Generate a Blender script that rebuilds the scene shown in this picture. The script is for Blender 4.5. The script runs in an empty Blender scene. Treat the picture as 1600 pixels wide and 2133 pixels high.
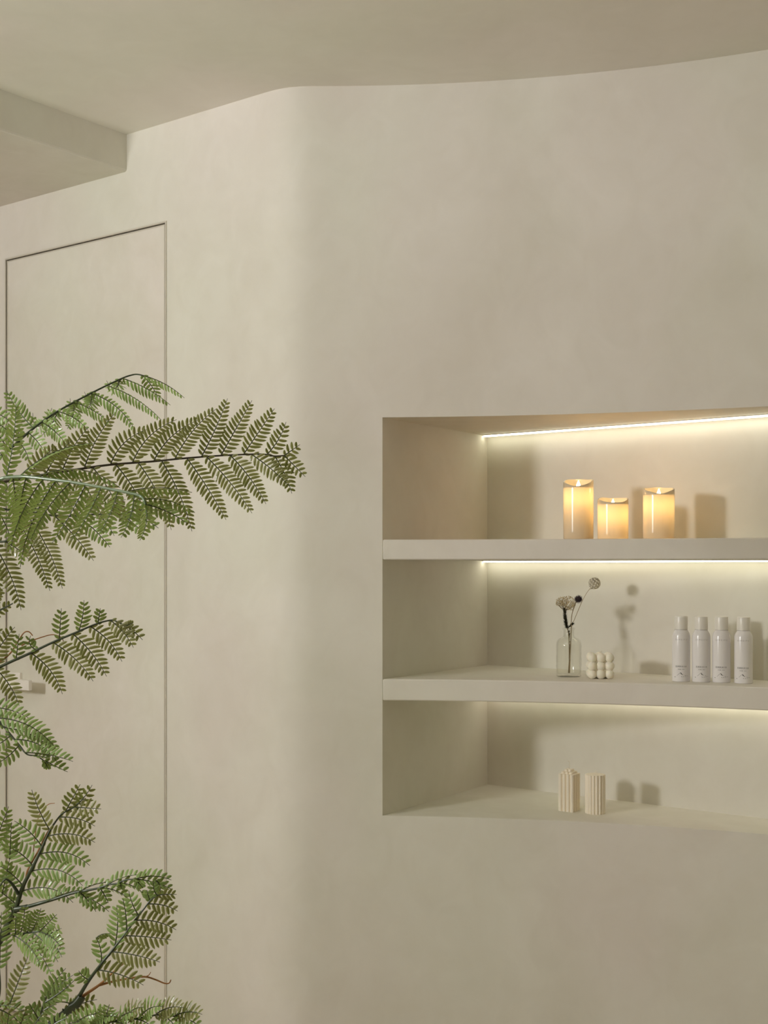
import bpy, bmesh, math, random
from mathutils import Vector, Matrix
random.seed(11)
SC = bpy.context.scene
COL = SC.collection

# ------------------------------------------------------------------ camera
EYE = 1.33                                   # eye height (m)
FPX = 2619.0                                 # focal length in pixels of a 1600 px wide frame
HORIZON = 1178.0
YAW = math.atan2(1964.0, FPX)                # view turned left of the wall normal
SN, CS = math.sin(YAW), math.cos(YAW)
cam_d = bpy.data.cameras.new('camera')
cam_d.sensor_fit = 'HORIZONTAL'
cam_d.sensor_width = 36.0
cam_d.lens = FPX / 1600.0 * 36.0
cam_d.shift_y = (HORIZON - 1066.5) / 1600.0
cam_d.clip_start = 0.02
cam = bpy.data.objects.new('camera', cam_d)
COL.objects.link(cam)
cam.location = (0, 0, EYE)
cam.rotation_euler = (math.pi / 2, 0, YAW)
SC.camera = cam

# ------------------------------------------------------------------ world, lights, exposure
world = bpy.data.worlds.new('world')
SC.world = world
world.use_nodes = True
world.node_tree.nodes['Background'].inputs[0].default_value = (0.90, 0.93, 1.0, 1)
world.node_tree.nodes['Background'].inputs[1].default_value = 0.0

def area_light(name, loc, target, sx, sy, power, color, spread=180):
    d = bpy.data.lights.new(name, 'AREA')
    d.shape = 'RECTANGLE'; d.size = sx; d.size_y = sy
    d.energy = power; d.color = color; d.spread = math.radians(spread)
    o = bpy.data.objects.new(name, d); COL.objects.link(o)
    o.location = loc
    o.rotation_euler = (Vector(target) - Vector(loc)).to_track_quat('-Z', 'Y').to_euler()
    return o

RY_FRONT = -1.0
WINX, WINY, WINZ = -2.72, -0.97, 1.83        # small window behind the camera, to its left
area_light('window_daylight', (WINX, WINY, WINZ), (WINX + 1.30, WINY + 3.3, WINZ + 0.25), 0.32, 0.36, 26.5, (1.0, 0.985, 0.97), 130)
FILX, FILZ, FILW, FILH = -1.45, 1.95, 1.9, 0.8   # added fill light behind the camera, tilted up, in an invented window
area_light('added_fill_light', (FILX, RY_FRONT + 0.03, FILZ), (FILX - 0.7, 0.6, FILZ + 2.6), FILW - 0.1, FILH - 0.1, 33, (0.965, 0.985, 1.0), 120)

SC.view_settings.view_transform = 'Standard'
SC.view_settings.look = 'None'
SC.view_settings.exposure = 0.0
SC.view_settings.gamma = 1.0
SC.view_settings.use_curve_mapping = False
SC.cycles.max_bounces = 12
SC.cycles.diffuse_bounces = 9
SC.cycles.transparent_max_bounces = 24
SC.cycles.caustics_reflective = False
SC.cycles.caustics_refractive = False

# ------------------------------------------------------------------ helpers
def ray(px, py, Z):
    """world point at depth Z (along the view axis) seen through pixel px,py"""
    r = (px - 800.0) / FPX * Z
    u = (HORIZON - py) / FPX * Z
    return Vector((r * CS - Z * SN, r * SN + Z * CS, EYE + u))

def on_plane_y(px, Y):
    r = (px - 800.0) / FPX
    Z = Y / (r * SN + CS)
    return Vector((Z * (r * CS - SN), Y, 0)), Z

def thing(name, label, cat, loc=(0, 0, 0), rz=0.0, group=None):
    o = bpy.data.objects.new(name, None); COL.objects.link(o)
    o.empty_display_size = 0.05
    o.location = loc; o.rotation_euler = (0, 0, rz)
    o['label'] = label; o['category'] = cat
    if group: o['group'] = group
    return o

def tag(o, label, cat, group=None):
    o['label'] = label; o['category'] = cat
    if group: o['group'] = group
    return o

def obj(name, verts, faces, mats, parent=None, smooth=None, local=False, fmat=None, margin=None):
    """one mesh object; verts in world space unless local (parents carry translation only)"""
    root = parent
    off = Vector((0, 0, 0))
    if parent is not None and not local:
        p = parent
        while p is not None:
            off += Vector(p.location); p = p.parent
    me = bpy.data.meshes.new(name)
    me.from_pydata([tuple(Vector(v) - off) for v in verts], [], faces)
    if not isinstance(mats, (list, tuple)): mats = [mats]
    for m in mats: me.materials.append(m)
    if fmat:
        for i, k in enumerate(fmat): me.polygons[i].material_index = k
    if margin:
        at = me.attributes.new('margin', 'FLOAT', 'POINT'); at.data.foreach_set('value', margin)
    me.validate(); me.update()
    if smooth is not None:
        for p in me.polygons: p.use_smooth = True
        me.set_sharp_from_angle(angle=math.radians(smooth))
    o = bpy.data.objects.new(name, me); COL.objects.link(o)
    if parent is not None: o.parent = parent
    return o

def bevel(o, w, seg=2, ang=40):
    m = o.modifiers.new('bevel', 'BEVEL'); m.width = w; m.segments = seg
    m.limit_method = 'ANGLE'; m.angle_limit = math.radians(ang)
    return o

def box(x0, x1, y0, y1, z0, z1):
    v = [(x0, y0, z0), (x1, y0, z0), (x1, y1, z0), (x0, y1, z0), (x0, y0, z1), (x1, y0, z1), (x1, y1, z1), (x0, y1, z1)]
    f = [(0, 3, 2, 1), (4, 5, 6, 7), (0, 1, 5, 4), (1, 2, 6, 5), (2, 3, 7, 6), (3, 0, 4, 7)]
    return v, f

def join(*parts):
    V, F = [], []
    for v, f in parts:
        n = len(V); V += list(v); F += [tuple(i + n for i in q) for q in f]
    return V, F

def lathe(profile, n=40, c=(0, 0, 0), wobble=None):
    V, F = [], []
    rows = []
    for k, (r, z) in enumerate(profile):
        if r < 1e-6:
            rows.append([len(V)]); V.append((c[0], c[1], c[2] + z)); continue
        row = []
        for i in range(n):
            a = 2 * math.pi * i / n
            rr, zz = (r, z) if wobble is None else wobble(k, a, r, z)
            row.append(len(V)); V.append((c[0] + rr * math.cos(a), c[1] + rr * math.sin(a), c[2] + zz))
        rows.append(row)
    for a, b in zip(rows, rows[1:]):
        for i in range(n):
            j = (i + 1) % n
            if len(a) == 1 and len(b) == 1: continue
            if len(a) == 1: F.append((a[0], b[j], b[i]))
            elif len(b) == 1: F.append((a[i], a[j], b[0]))
            else: F.append((a[i], a[j], b[j], b[i]))
    return V, F

def tube(pts, radii, n=6, cap=True):
    pts = [Vector(p) for p in pts]
    if not isinstance(radii, (list, tuple)): radii = [radii] * len(pts)
    V, F = [], []
    up = None
    for i, p in enumerate(pts):
        t = (pts[min(i + 1, len(pts) - 1)] - pts[max(i - 1, 0)]).normalized()
        if up is None:
            up = Vector((0, 0, 1)) if abs(t.z) < 0.9 else Vector((1, 0, 0))
        s = t.cross(up).normalized(); up = s.cross(t).normalized()
        for k in range(n):
            a = 2 * math.pi * k / n
            V.append(p + (s * math.cos(a) + up * math.sin(a)) * radii[i])
    for i in range(len(pts) - 1):
        for k in range(n):
            j = (k + 1) % n
            F.append((i * n + k, i * n + j, (i + 1) * n + j, (i + 1) * n + k))
    if cap:
        F.append(tuple(range(n - 1, -1, -1)))
        F.append(tuple(range((len(pts) - 1) * n, len(pts) * n)))
    return V, F

def catmull(pts, step=6):
    P = [Vector(p) for p in pts]
    out = []
    for i in range(len(P) - 1):
        p0 = P[i - 1] if i else P[0] * 2 - P[1]
        p1, p2 = P[i], P[i + 1]
        p3 = P[i + 2] if i + 2 < len(P) else P[-1] * 2 - P[-2]
        for k in range(step):
            t = k / step
            out.append(0.5 * ((2 * p1) + (p2 - p0) * t + (2 * p0 - 5 * p1 + 4 * p2 - p3) * t * t + (3 * p1 - p0 - 3 * p2 + p3) * t ** 3))
    out.append(P[-1])
    return out

def sphere_part(c, r, seg=12, ring=8, squash=1.0):
    prof = [(r * math.sin(math.pi * i / ring), -r * squash * math.cos(math.pi * i / ring)) for i in range(ring + 1)]
    prof[0] = (0, -r * squash); prof[-1] = (0, r * squash)
    return lathe(prof, seg, c)

def copy_tree(o, parent=None):
    c = o.copy(); COL.objects.link(c)
    if parent is not None: c.parent = parent
    for ch in list(o.children): copy_tree(ch, c)
    return c

# ------------------------------------------------------------------ materials
def new_mat(name):
    m = bpy.data.materials.new(name); m.use_nodes = True
    nt = m.node_tree; nt.nodes.clear()
    out = nt.nodes.new('ShaderNodeOutputMaterial')
    return m, nt, out

def principled(name, color, rough=0.5, spec=0.5, **kw):
    m, nt, out = new_mat(name)
    b = nt.nodes.new('ShaderNodeBsdfPrincipled')
    b.inputs['Base Color'].default_value = (*color, 1)
    b.inputs['Roughness'].default_value = rough
    b.inputs['Specular IOR Level'].default_value = spec
    for k, v in kw.items(): b.inputs[k].default_value = v
    nt.links.new(b.outputs[0], out.inputs[0])
    return m

def plaster(name, dark, light, rough=0.6, scale=1.0, bump=0.08):
    """trowelled mineral plaster: broad cloudy tone changes, fine specks, very soft relief"""
    m, nt, out = new_mat(name)
    N, L = nt.nodes.new, nt.links.new
    tc = N('ShaderNodeTexCoord')
    mp = N('ShaderNodeMapping'); mp.inputs['Scale'].default_value = (scale, scale, scale * 0.8)
    L(tc.outputs['Object'], mp.inputs[0])
    n1 = N('ShaderNodeTexNoise'); n1.inputs['Scale'].default_value = 2.6; n1.inputs['Detail'].default_value = 5; n1.inputs['Roughness'].default_value = 0.55; n1.inputs['Distortion'].default_value = 0.6
    n2 = N('ShaderNodeTexNoise'); n2.inputs['Scale'].default_value = 11; n2.inputs['Detail'].default_value = 6; n2.inputs['Distortion'].default_value = 1.2
    L(mp.outputs[0], n1.inputs[0]); L(mp.outputs[0], n2.inputs[0])
    ad = N('ShaderNodeMath'); ad.operation = 'MULTIPLY_ADD'; ad.inputs[1].default_value = 0.50
    L(n2.outputs[0], ad.inputs[0]); L(n1.outputs[0], ad.inputs[2])
    cr = N('ShaderNodeValToRGB')
    cr.color_ramp.elements[0].position = 0.52; cr.color_ramp.elements[0].color = (*dark, 1)
    cr.color_ramp.elements[1].position = 0.98; cr.color_ramp.elements[1].color = (*light, 1)
    L(ad.outputs[0], cr.inputs[0])
    # slight pink / green drift of the pigment
    n3 = N('ShaderNodeTexNoise'); n3.inputs['Scale'].default_value = 1.7; n3.inputs['Detail'].default_value = 2
    L(mp.outputs[0], n3.inputs[0])
    tint = N('ShaderNodeValToRGB')
    tint.color_ramp.elements[0].position = 0.38; tint.color_ramp.elements[0].color = (1.0, 0.985, 0.99, 1)
    tint.color_ramp.elements[1].position = 0.62; tint.color_ramp.elements[1].color = (0.975, 1.0, 0.965, 1)
    L(n3.outputs[0], tint.inputs[0])
    mx = N('ShaderNodeMix'); mx.data_type = 'RGBA'; mx.blend_type = 'MULTIPLY'; mx.inputs[0].default_value = 1
    L(cr.outputs[0], mx.inputs[6]); L(tint.outputs[0], mx.inputs[7])
    b = N('ShaderNodeBsdfPrincipled')
    b.inputs['Roughness'].default_value = rough
    b.inputs['Specular IOR Level'].default_value = 0.25
    L(mx.outputs[2], b.inputs['Base Color'])
    nb = N('ShaderNodeTexNoise'); nb.inputs['Scale'].default_value = 26; nb.inputs['Detail'].default_value = 5; nb.inputs['Distortion'].default_value = 0.8
    L(tc.outputs['Object'], nb.inputs[0])
    bp = N('ShaderNodeBump'); bp.inputs['Strength'].default_value = bump; bp.inputs['Distance'].default_value = 0.004
    L(nb.outputs[0], bp.inputs['Height']); L(bp.outputs[0], b.inputs['Normal'])
    L(b.outputs[0], out.inputs[0])
    return m

def emission(name, color, strength):
    m, nt, out = new_mat(name)
    e = nt.nodes.new('ShaderNodeEmission')
    e.inputs[0].default_value = (*color, 1); e.inputs[1].default_value = strength
    nt.links.new(e.outputs[0], out.inputs[0])
    return m

M_WALL = plaster('wall_plaster', (0.690, 0.655, 0.580), (0.765, 0.735, 0.670))
M_CEIL = plaster('ceiling_plaster', (0.775, 0.750, 0.678), (0.830, 0.805, 0.740), bump=0.05)
M_DOOR = plaster('door_plaster', (0.680, 0.642, 0.560), (0.760, 0.728, 0.660), scale=1.3)
M_FLOOR = plaster('floor_microcement', (0.58, 0.50, 0.385), (0.66, 0.58, 0.465), rough=0.45)
M_BOUNCE_CUT = plaster('bounce_cut_taupe', (0.20, 0.17, 0.13), (0.26, 0.225, 0.175))  # invented dark tone, cuts bounced light from the unseen right wall
M_TRIM = principled('satin_aluminium_trim', (0.70, 0.66, 0.57), 0.35, 0.5, Metallic=0.35)
M_GAP = principled('door_gap_gasket', (0.10, 0.085, 0.06), 0.8, 0.1)
M_HANDLE = principled('white_powder_coat', (0.84, 0.80, 0.74), 0.38, 0.5)
M_LED = emission('led_diffuser', (1.0, 0.95, 0.76), 9.0)

def leaf_material():
    """artificial leaflets: glossy green upper side, olive underside, light passes through a little"""
    m, nt, out = new_mat('artificial_leaf')
    N, L = nt.nodes.new, nt.links.new
    geo = N('ShaderNodeNewGeometry')
    tc = N('ShaderNodeTexCoord')
    n = N('ShaderNodeTexNoise'); n.inputs['Scale'].default_value = 14; n.inputs['Detail'].default_value = 3
    L(tc.outputs['Object'], n.inputs[0])
    up = N('ShaderNodeValToRGB')
    up.color_ramp.elements[0].position = 0.3; up.color_ramp.elements[0].color = (0.140, 0.275, 0.075, 1)
    up.color_ramp.elements[1].position = 0.7; up.color_ramp.elements[1].color = (0.300, 0.470, 0.150, 1)
    un = N('ShaderNodeValToRGB')
    un.color_ramp.elements[0].position = 0.3; un.color_ramp.elements[0].color = (0.120, 0.100, 0.032, 1)
    un.color_ramp.elements[1].position = 0.7; un.color_ramp.elements[1].color = (0.180, 0.155, 0.052, 1)
    L(n.outputs[0], up.inputs[0]); L(n.outputs[0], un.inputs[0])
    mx = N('ShaderNodeMix'); mx.data_type = 'RGBA'
    L(geo.outputs['Backfacing'], mx.inputs[0]); L(up.outputs[0], mx.inputs[6]); L(un.outputs[0], mx.inputs[7])
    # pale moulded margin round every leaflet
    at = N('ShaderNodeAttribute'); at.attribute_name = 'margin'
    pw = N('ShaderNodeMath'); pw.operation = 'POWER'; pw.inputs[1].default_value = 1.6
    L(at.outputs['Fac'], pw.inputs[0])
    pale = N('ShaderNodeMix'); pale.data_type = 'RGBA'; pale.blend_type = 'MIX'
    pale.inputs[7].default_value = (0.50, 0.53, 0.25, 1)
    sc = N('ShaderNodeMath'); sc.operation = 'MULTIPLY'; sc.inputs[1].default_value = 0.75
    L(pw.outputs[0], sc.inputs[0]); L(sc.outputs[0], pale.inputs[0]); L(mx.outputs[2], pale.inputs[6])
    b = N('ShaderNodeBsdfPrincipled'); b.inputs['Roughness'].default_value = 0.27; b.inputs['Specular IOR Level'].default_value = 0.6
    L(pale.outputs[2], b.inputs['Base Color'])
    t = N('ShaderNodeBsdfTranslucent'); t.inputs[0].default_value = (0.34, 0.42, 0.10, 1)
    ms = N('ShaderNodeMixShader'); ms.inputs[0].default_value = 0.35
    L(b.outputs[0], ms.inputs[1]); L(t.outputs[0], ms.inputs[2])
    L(ms.outputs[0], out.inputs[0])
    return m
M_LEAF = leaf_material()
M_RIB = principled('leaf_midrib', (0.050, 0.062, 0.022), 0.30, 0.5)
M_RIB_SHINY = principled('painted_sheen_rib', (0.16, 0.22, 0.13), 0.22, 0.7)  # paler copy of the midrib, reflected sheen put into its colour
M_STEM = principled('dark_green_stem', (0.045, 0.062, 0.030), 0.30, 0.6)
M_TWIG = principled('brown_twig', (0.36, 0.17, 0.06), 0.5, 0.3)
M_DARKSTEM = principled('dark_brown_rachis', (0.050, 0.040, 0.022), 0.45, 0.4)
M_BARK = principled('trunk_bark', (0.10, 0.075, 0.045), 0.8, 0.2)
M_POT = plaster('pot_concrete', (0.42, 0.40, 0.37), (0.5, 0.48, 0.45))
M_SOIL = principled('potting_soil', (0.04, 0.03, 0.02), 0.9, 0.1)

def wax_material(name, diff, trans, k, rough=0.16, fac=0.05):
    m, nt, out = new_mat(name)
    N, L = nt.nodes.new, nt.links.new
    d = N('ShaderNodeBsdfDiffuse'); d.inputs[0].default_value = (*diff, 1)
    t = N('ShaderNodeBsdfTranslucent'); t.inputs[0].default_value = (*trans, 1)
    ms = N('ShaderNodeMixShader'); ms.inputs[0].default_value = k
    L(d.outputs[0], ms.inputs[1]); L(t.outputs[0], ms.inputs[2])
    g = N('ShaderNodeBsdfGlossy'); g.inputs['Roughness'].default_value = rough
    fr = N('ShaderNodeFresnel'); fr.inputs[0].default_value = 1.45
    m2 = N('ShaderNodeMixShader')
    L(fr.outputs[0], m2.inputs[0]); L(ms.outputs[0], m2.inputs[1]); L(g.outputs[0], m2.inputs[2])
    L(m2.outputs[0], out.inputs[0])
    return m
M_WAX = wax_material('ivory_wax', (0.84, 0.76, 0.60), (0.93, 0.80, 0.55), 0.40)
M_CREAM = principled('cream_soy_wax', (0.90, 0.85, 0.72), 0.5, 0.4)
M_CREAM.node_tree.nodes['Principled BSDF'].inputs['Subsurface Weight'].default_value = 0.25
M_CREAM.node_tree.nodes['Principled BSDF'].inputs['Subsurface Radius'].default_value = (0.012, 0.009, 0.005)
M_CREAM.node_tree.nodes['Principled BSDF'].inputs['Subsurface Scale'].default_value = 0.6
M_FLUTE = principled('pale_pink_cream_wax', (0.90, 0.825, 0.69), 0.5, 0.4)
M_WICK = principled('cotton_wick', (0.85, 0.80, 0.68), 0.8, 0.1)
M_FLAME = emission('led_flame_tip', (1.0, 0.84, 0.50), 9.0)
M_BOTTLE = principled('white_lacquered_can', (0.80, 0.775, 0.765), 0.20, 0.5)
M_CAP = principled('white_plastic_cap', (0.80, 0.77, 0.71), 0.28, 0.5)
M_SEAM = principled('can_crimp_ring', (0.42, 0.40, 0.38), 0.3, 0.5, Metallic=0.6)
M_PRINT = principled('grey_print', (0.13, 0.125, 0.12), 0.6, 0.2)
M_PRINT_LIGHT = principled('pale_grey_print', (0.40, 0.38, 0.36), 0.6, 0.2)

def thin_glass(name):
    m, nt, out = new_mat(name)
    N, L = nt.nodes.new, nt.links.new
    t = N('ShaderNodeBsdfTransparent'); t.inputs[0].default_value = (0.985, 0.987, 0.975, 1)
    g = N('ShaderNodeBsdfGlossy'); g.inputs['Roughness'].default_value = 0.03
    lw = N('ShaderNodeLayerWeight'); lw.inputs[0].default_value = 0.5
    pw = N('ShaderNodeMath'); pw.operation = 'POWER'; pw.inputs[1].default_value = 4.0
    L(lw.outputs['Facing'], pw.inputs[0])
    fr = N('ShaderNodeMath'); fr.operation = 'MULTIPLY_ADD'; fr.inputs[1].default_value = 0.60; fr.inputs[2].default_value = 0.04
    L(pw.outputs[0], fr.inputs[0])
    ms = N('ShaderNodeMixShader')
    L(fr.outputs[0], ms.inputs[0]); L(t.outputs[0], ms.inputs[1]); L(g.outputs[0], ms.inputs[2])
    L(ms.outputs[0], out.inputs[0])
    return m
M_GLASS = thin_glass('clear_glass')
M_DRYSTEM = principled('dried_stem', (0.26, 0.20, 0.11), 0.8, 0.1)
M_PALESTEM = principled('pale_dried_stem', (0.52, 0.44, 0.30), 0.8, 0.1)
M_DARKLEAF = principled('dark_dried_needles', (0.030, 0.030, 0.016), 0.8, 0.1)
M_RICE = principled('cream_buds', (0.62, 0.52, 0.33), 0.7, 0.1)
M_THISTLE = principled('dark_mauve_spikes', (0.075, 0.055, 0.060), 0.7, 0.1)
M_PAPER = wax_material('papery_bracts', (0.93, 0.88, 0.74), (0.93, 0.88, 0.72), 0.25, rough=0.5)

# ------------------------------------------------------------------ the room
ZC = EYE + 1.18                               # ceiling
WALLY = 2.332                                 # door wall plane
NB = 3.0                                      # back plane of the niche
Z_NB, Z_NT = EYE - 0.615, EYE + 0.364         # niche bottom and top
Z_S1T, Z_S1B = EYE + 0.0639, EYE + 0.0142     # upper shelf top / underside
Z_S2T, Z_S2B = EYE - 0.279, EYE - 0.332       # lower shelf top / underside
NXB = -1.887                                  # its back left corner
NX0, NX1 = -1.857, 0.35                       # niche left and right
DX0, DX1, DZ = -3.166, -2.472, EYE + 0.918    # door opening
RX0, RX1, RY0 = -4.6, 3.2, RY_FRONT               # room extents

def wall_plan():
    x, y, s = -2.13, WALLY, 0.0
    pts = [(RX0, WALLY), (DX0, WALLY), (DX1, WALLY), (x, y)]
    Lb, A, B = 0.16, 37.0, 23.0
    while x < RX1:
        ds = 0.008 if s < 0.3 else 0.02
        t = min(1, (s + ds / 2) / Lb)
        a = A * t * t * (3 - 2 * t)
        if s > Lb: a = max(0.0, A - B * (s - Lb))
        a = math.radians(a)
        nx, ny = x + math.cos(a) * ds, y + math.sin(a) * ds
        for k in (NX0, NX1):
            if x < k - 1e-4 and nx > k + 1e-4:
                f = (k - x) / (nx - x); pts.append((k, y + (ny - y) * f))
        x, y, s = nx, ny, s + ds
        pts.append((min(x, RX1), y))
    return pts
PLAN = wall_plan()

def plan_y(X):
    for (x0, y0), (x1, y1) in zip(PLAN, PLAN[1:]):
        if x0 <= X <= x1: return y0 + (y1 - y0) * (X - x0) / max(1e-9, x1 - x0)
    return PLAN[-1][1]

def build_wall():
    V, F, idx = [], [], {}
    def v(x, y, z):
        k = (round(x, 5), round(y, 5), round(z, 5))
        if k not in idx: idx[k] = len(V); V.append(k)
        return idx[k]
    Zs = [0, Z_NB, Z_NT, DZ, ZC]
    def innic(x0, x1): return x0 > NX0 - 1e-4 and x1 < NX1 + 1e-4
    for (x0, y0), (x1, y1) in zip(PLAN, PLAN[1:]):
        for k in range(4):
            if innic(x0, x1) and k == 1: continue
            if abs(x0 - DX0) < 1e-6 and k < 3: continue
            F.append((v(x0, y0, Zs[k]), v(x1, y1, Zs[k]), v(x1, y1, Zs[k + 1]), v(x0, y0, Zs[k + 1])))
        if innic(x0, x1):
            xb = NXB if abs(x0 - NX0) < 1e-5 else x0
            F.append((v(x0, y0, Z_NB), v(xb, NB, Z_NB), v(x1, NB, Z_NB), v(x1, y1, Z_NB)))
            F.append((v(x0, y0, Z_NT), v(x1, y1, Z_NT), v(x1, NB, Z_NT), v(xb, NB, Z_NT)))
            F.append((v(xb, NB, Z_NB), v(xb, NB, Z_NT), v(x1, NB, Z_NT), v(x1, NB, Z_NB)))
    F.append((v(NX0, plan_y(NX0), Z_NB), v(NX0, plan_y(NX0), Z_NT), v(NXB, NB, Z_NT), v(NXB, NB, Z_NB)))
    F.append((v(NX1, plan_y(NX1), Z_NB), v(NX1, NB, Z_NB), v(NX1, NB, Z_NT), v(NX1, plan_y(NX1), Z_NT)))
    # door rebate
    d = WALLY + 0.075
    zz = [0, Z_NB, Z_NT, DZ]
    for a, b in zip(zz, zz[1:]):
        F.append((v(DX0, WALLY, a), v(DX0, WALLY, b), v(DX0, d, b), v(DX0, d, a)))
        F.append((v(DX1, WALLY, a), v(DX1, d, a), v(DX1, d, b), v(DX1, WALLY, b)))
        F.append((v(DX0, d, a), v(DX0, d, b), v(DX1, d, b), v(DX1, d, a)))
    F.append((v(DX0, WALLY, DZ), v(DX1, WALLY, DZ), v(DX1, d, DZ), v(DX0, d, DZ)))
    o = obj('wall_back', V, F, M_WALL, smooth=30)
    bm = bmesh.new(); bm.from_mesh(o.data); bmesh.ops.recalc_face_normals(bm, faces=bm.faces)
    if sum(f.normal.y * f.calc_area() for f in bm.faces) > 0: bmesh.ops.reverse_faces(bm, faces=bm.faces)
    bm.to_mesh(o.data); bm.free()
    o['kind'] = 'structure'
    bevel(o, 0.0035, 2, 50)
    return o
build_wall()

def structure(name, vf, mat, **kw):
    o = obj(name, vf[0], vf[1], mat, **kw); o['kind'] = 'structure'; return o

structure('floor', box(RX0, RX1, RY0, NB + 0.1, -0.1, 0.0), M_FLOOR)
structure('ceiling', box(RX0, RX1, RY0, NB + 0.1, ZC, ZC + 0.1), M_CEIL)
structure('wall_left', box(RX0 - 0.1, RX0, RY0, NB + 0.1, 0, ZC), M_WALL)
structure('wall_right', box(RX1, RX1 + 0.1, RY0, NB + 0.1, 0, ZC), M_BOUNCE_CUT)
wx0, wx1, wz0, wz1 = WINX - 0.24, WINX + 0.24, WINZ - 0.26, WINZ + 0.26
fx0, fx1, fz0, fz1 = FILX - FILW / 2, FILX + FILW / 2, FILZ - FILH / 2, FILZ + FILH / 2
structure('wall_front', join(box(fx0, fx1, RY0 - 0.1, RY0, 0, fz0), box(fx0, fx1, RY0 - 0.1, RY0, fz1, ZC), box(fx1, RX1, RY0 - 0.1, RY0, 0, ZC), box(RX0, wx0, RY0 - 0.1, RY0, 0, ZC), box(wx1, fx0, RY0 - 0.1, RY0, 0, ZC),
                             box(wx0, wx1, RY0 - 0.1, RY0, 0, wz0), box(wx0, wx1, RY0 - 0.1, RY0, wz1, ZC)), M_WALL)
win = structure('window_1', join(box(wx0, wx1, RY0 - 0.05, RY0 - 0.0, wz0, wz0 + 0.025), box(wx0, wx1, RY0 - 0.05, RY0, wz1 - 0.025, wz1),
                                 box(wx0, wx0 + 0.025, RY0 - 0.05, RY0, wz0 + 0.025, wz1 - 0.025), box(wx1 - 0.025, wx1, RY0 - 0.05, RY0, wz0 + 0.025, wz1 - 0.025)), M_HANDLE)
structure('fill_light_frame', join(box(fx0, fx1, RY0 - 0.05, RY0, fz0, fz0 + 0.03), box(fx0, fx1, RY0 - 0.05, RY0, fz1 - 0.03, fz1),
                           box(fx0, fx0 + 0.03, RY0 - 0.05, RY0, fz0 + 0.03, fz1 - 0.03), box(fx1 - 0.03, fx1, RY0 - 0.05, RY0, fz0 + 0.03, fz1 - 0.03)), M_HANDLE)  # invented frame round the added fill light
# dropped ceiling box along the left of the room
BX = -2.630
structure('trim_1', box(RX0, BX, RY0, WALLY + 0.012, EYE + 1.079, ZC + 0.012), M_WALL)
bevel(bpy.data.objects['trim_1'], 0.006, 2)

# ------------------------------------------------------------------ flush door
door = bpy.data.objects.new('door_1', None); COL.objects.link(door)
door.location = ((DX0 + DX1) / 2, WALLY + 0.03, 0); door['kind'] = 'structure'
g = 0.0078
fy = WALLY + 0.001
p = obj('door_panel', *box(DX0 + g + 0.003, DX1 - g - 0.003, fy, fy + 0.05, 0.006, DZ - g - 0.003), M_DOOR, door)
# dark seal seen in the joint round the leaf
s = 0.0045
obj('door_seal', *join(box(DX0 + 0.0045, DX0 + g, fy + 0.0025, fy + 0.05, 0.006, DZ - 0.0045), box(DX1 - g, DX1 - 0.0045, fy + 0.0025, fy + 0.05, 0.006, DZ - 0.0045),
                       box(DX0 + g, DX1 - g, fy + 0.0025, fy + 0.05, DZ - g, DZ - 0.0045)), M_GAP, door)
obj('frame_trim', *join(box(DX0, DX0 + 0.0045, WALLY - 0.0025, fy + 0.05, 0, DZ), box(DX1 - 0.0045, DX1, WALLY - 0.0025, fy + 0.05, 0, DZ),
                        box(DX0 + 0.0045, DX1 - 0.0045, WALLY - 0.0025, fy + 0.05, DZ - 0.0045, DZ)), M_TRIM, door)
obj('leaf_edge_trim', *join(box(DX0 + g, DX0 + g + 0.003, fy - 0.001, fy + 0.05, 0.006, DZ - g), box(DX1 - g - 0.003, DX1 - g, fy - 0.001, fy + 0.05, 0.006, DZ - g),
                            box(DX0 + g + 0.003, DX1 - g - 0.003, fy - 0.001, fy + 0.05, DZ - g - 0.003, DZ - g)), M_TRIM, door)
# lever handle: flat bar standing off the leaf on a square neck
hp, hz = on_plane_y(62, WALLY - 0.058)
hx1 = hp.x; hzc = EYE - (1428 - HORIZON) / FPX * hz
lev = obj('lever_handle', *box(hx1 - 0.150, hx1, WALLY - 0.062, WALLY - 0.050, hzc - 0.0145, hzc + 0.0145), M_HANDLE, door)
bevel(lev, 0.0012, 2)
nk = obj('handle_neck', *box(hx1 - 0.150, hx1 - 0.122, WALLY - 0.050, WALLY - 0.004, hzc - 0.012, hzc + 0.012), M_HANDLE, lev)
nk.parent = lev
rs = obj('handle_rose', *box(hx1 - 0.168, hx1 - 0.112, WALLY - 0.008, WALLY + 0.001, hzc - 0.027, hzc + 0.027), M_HANDLE, lev)
for o_ in (nk, rs): bevel(o_, 0.001, 2)

# ------------------------------------------------------------------ niche shelves and LED strips
def slab(zt, zb, label):
    xs = [p for p in PLAN if NX0 - 1e-4 <= p[0] <= NX1 + 1e-4]
    n = len(xs)
    V = [(x, y, zt) for x, y in xs] + [(x, y, zb) for x, y in xs] + [(NXB if i == 0 else p[0], NB, zt) for i, p in enumerate(xs)] + [(NXB if i == 0 else p[0], NB, zb) for i, p in enumerate(xs)]
    F = []
    for i in range(n - 1):
        F += [(n + i, n + i + 1, i + 1, i), (i, i + 1, 2 * n + i + 1, 2 * n + i), (n + i, 3 * n + i, 3 * n + i + 1, n + i + 1), (2 * n + i, 2 * n + i + 1, 3 * n + i + 1, 3 * n + i)]
    F += [(0, 2 * n, 3 * n, n), (n - 1, 2 * n - 1, 4 * n - 1, 3 * n - 1)]
    o = obj('plaster_shelf', V, F, M_WALL, smooth=30)
    tag(o, label, 'shelf', 'plaster shelves in the wall niche')
    bevel(o, 0.003, 2, 50)
slab(Z_S1T, Z_S1B, 'plaster shelf in the wall niche carrying three glowing pillar candles')
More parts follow.
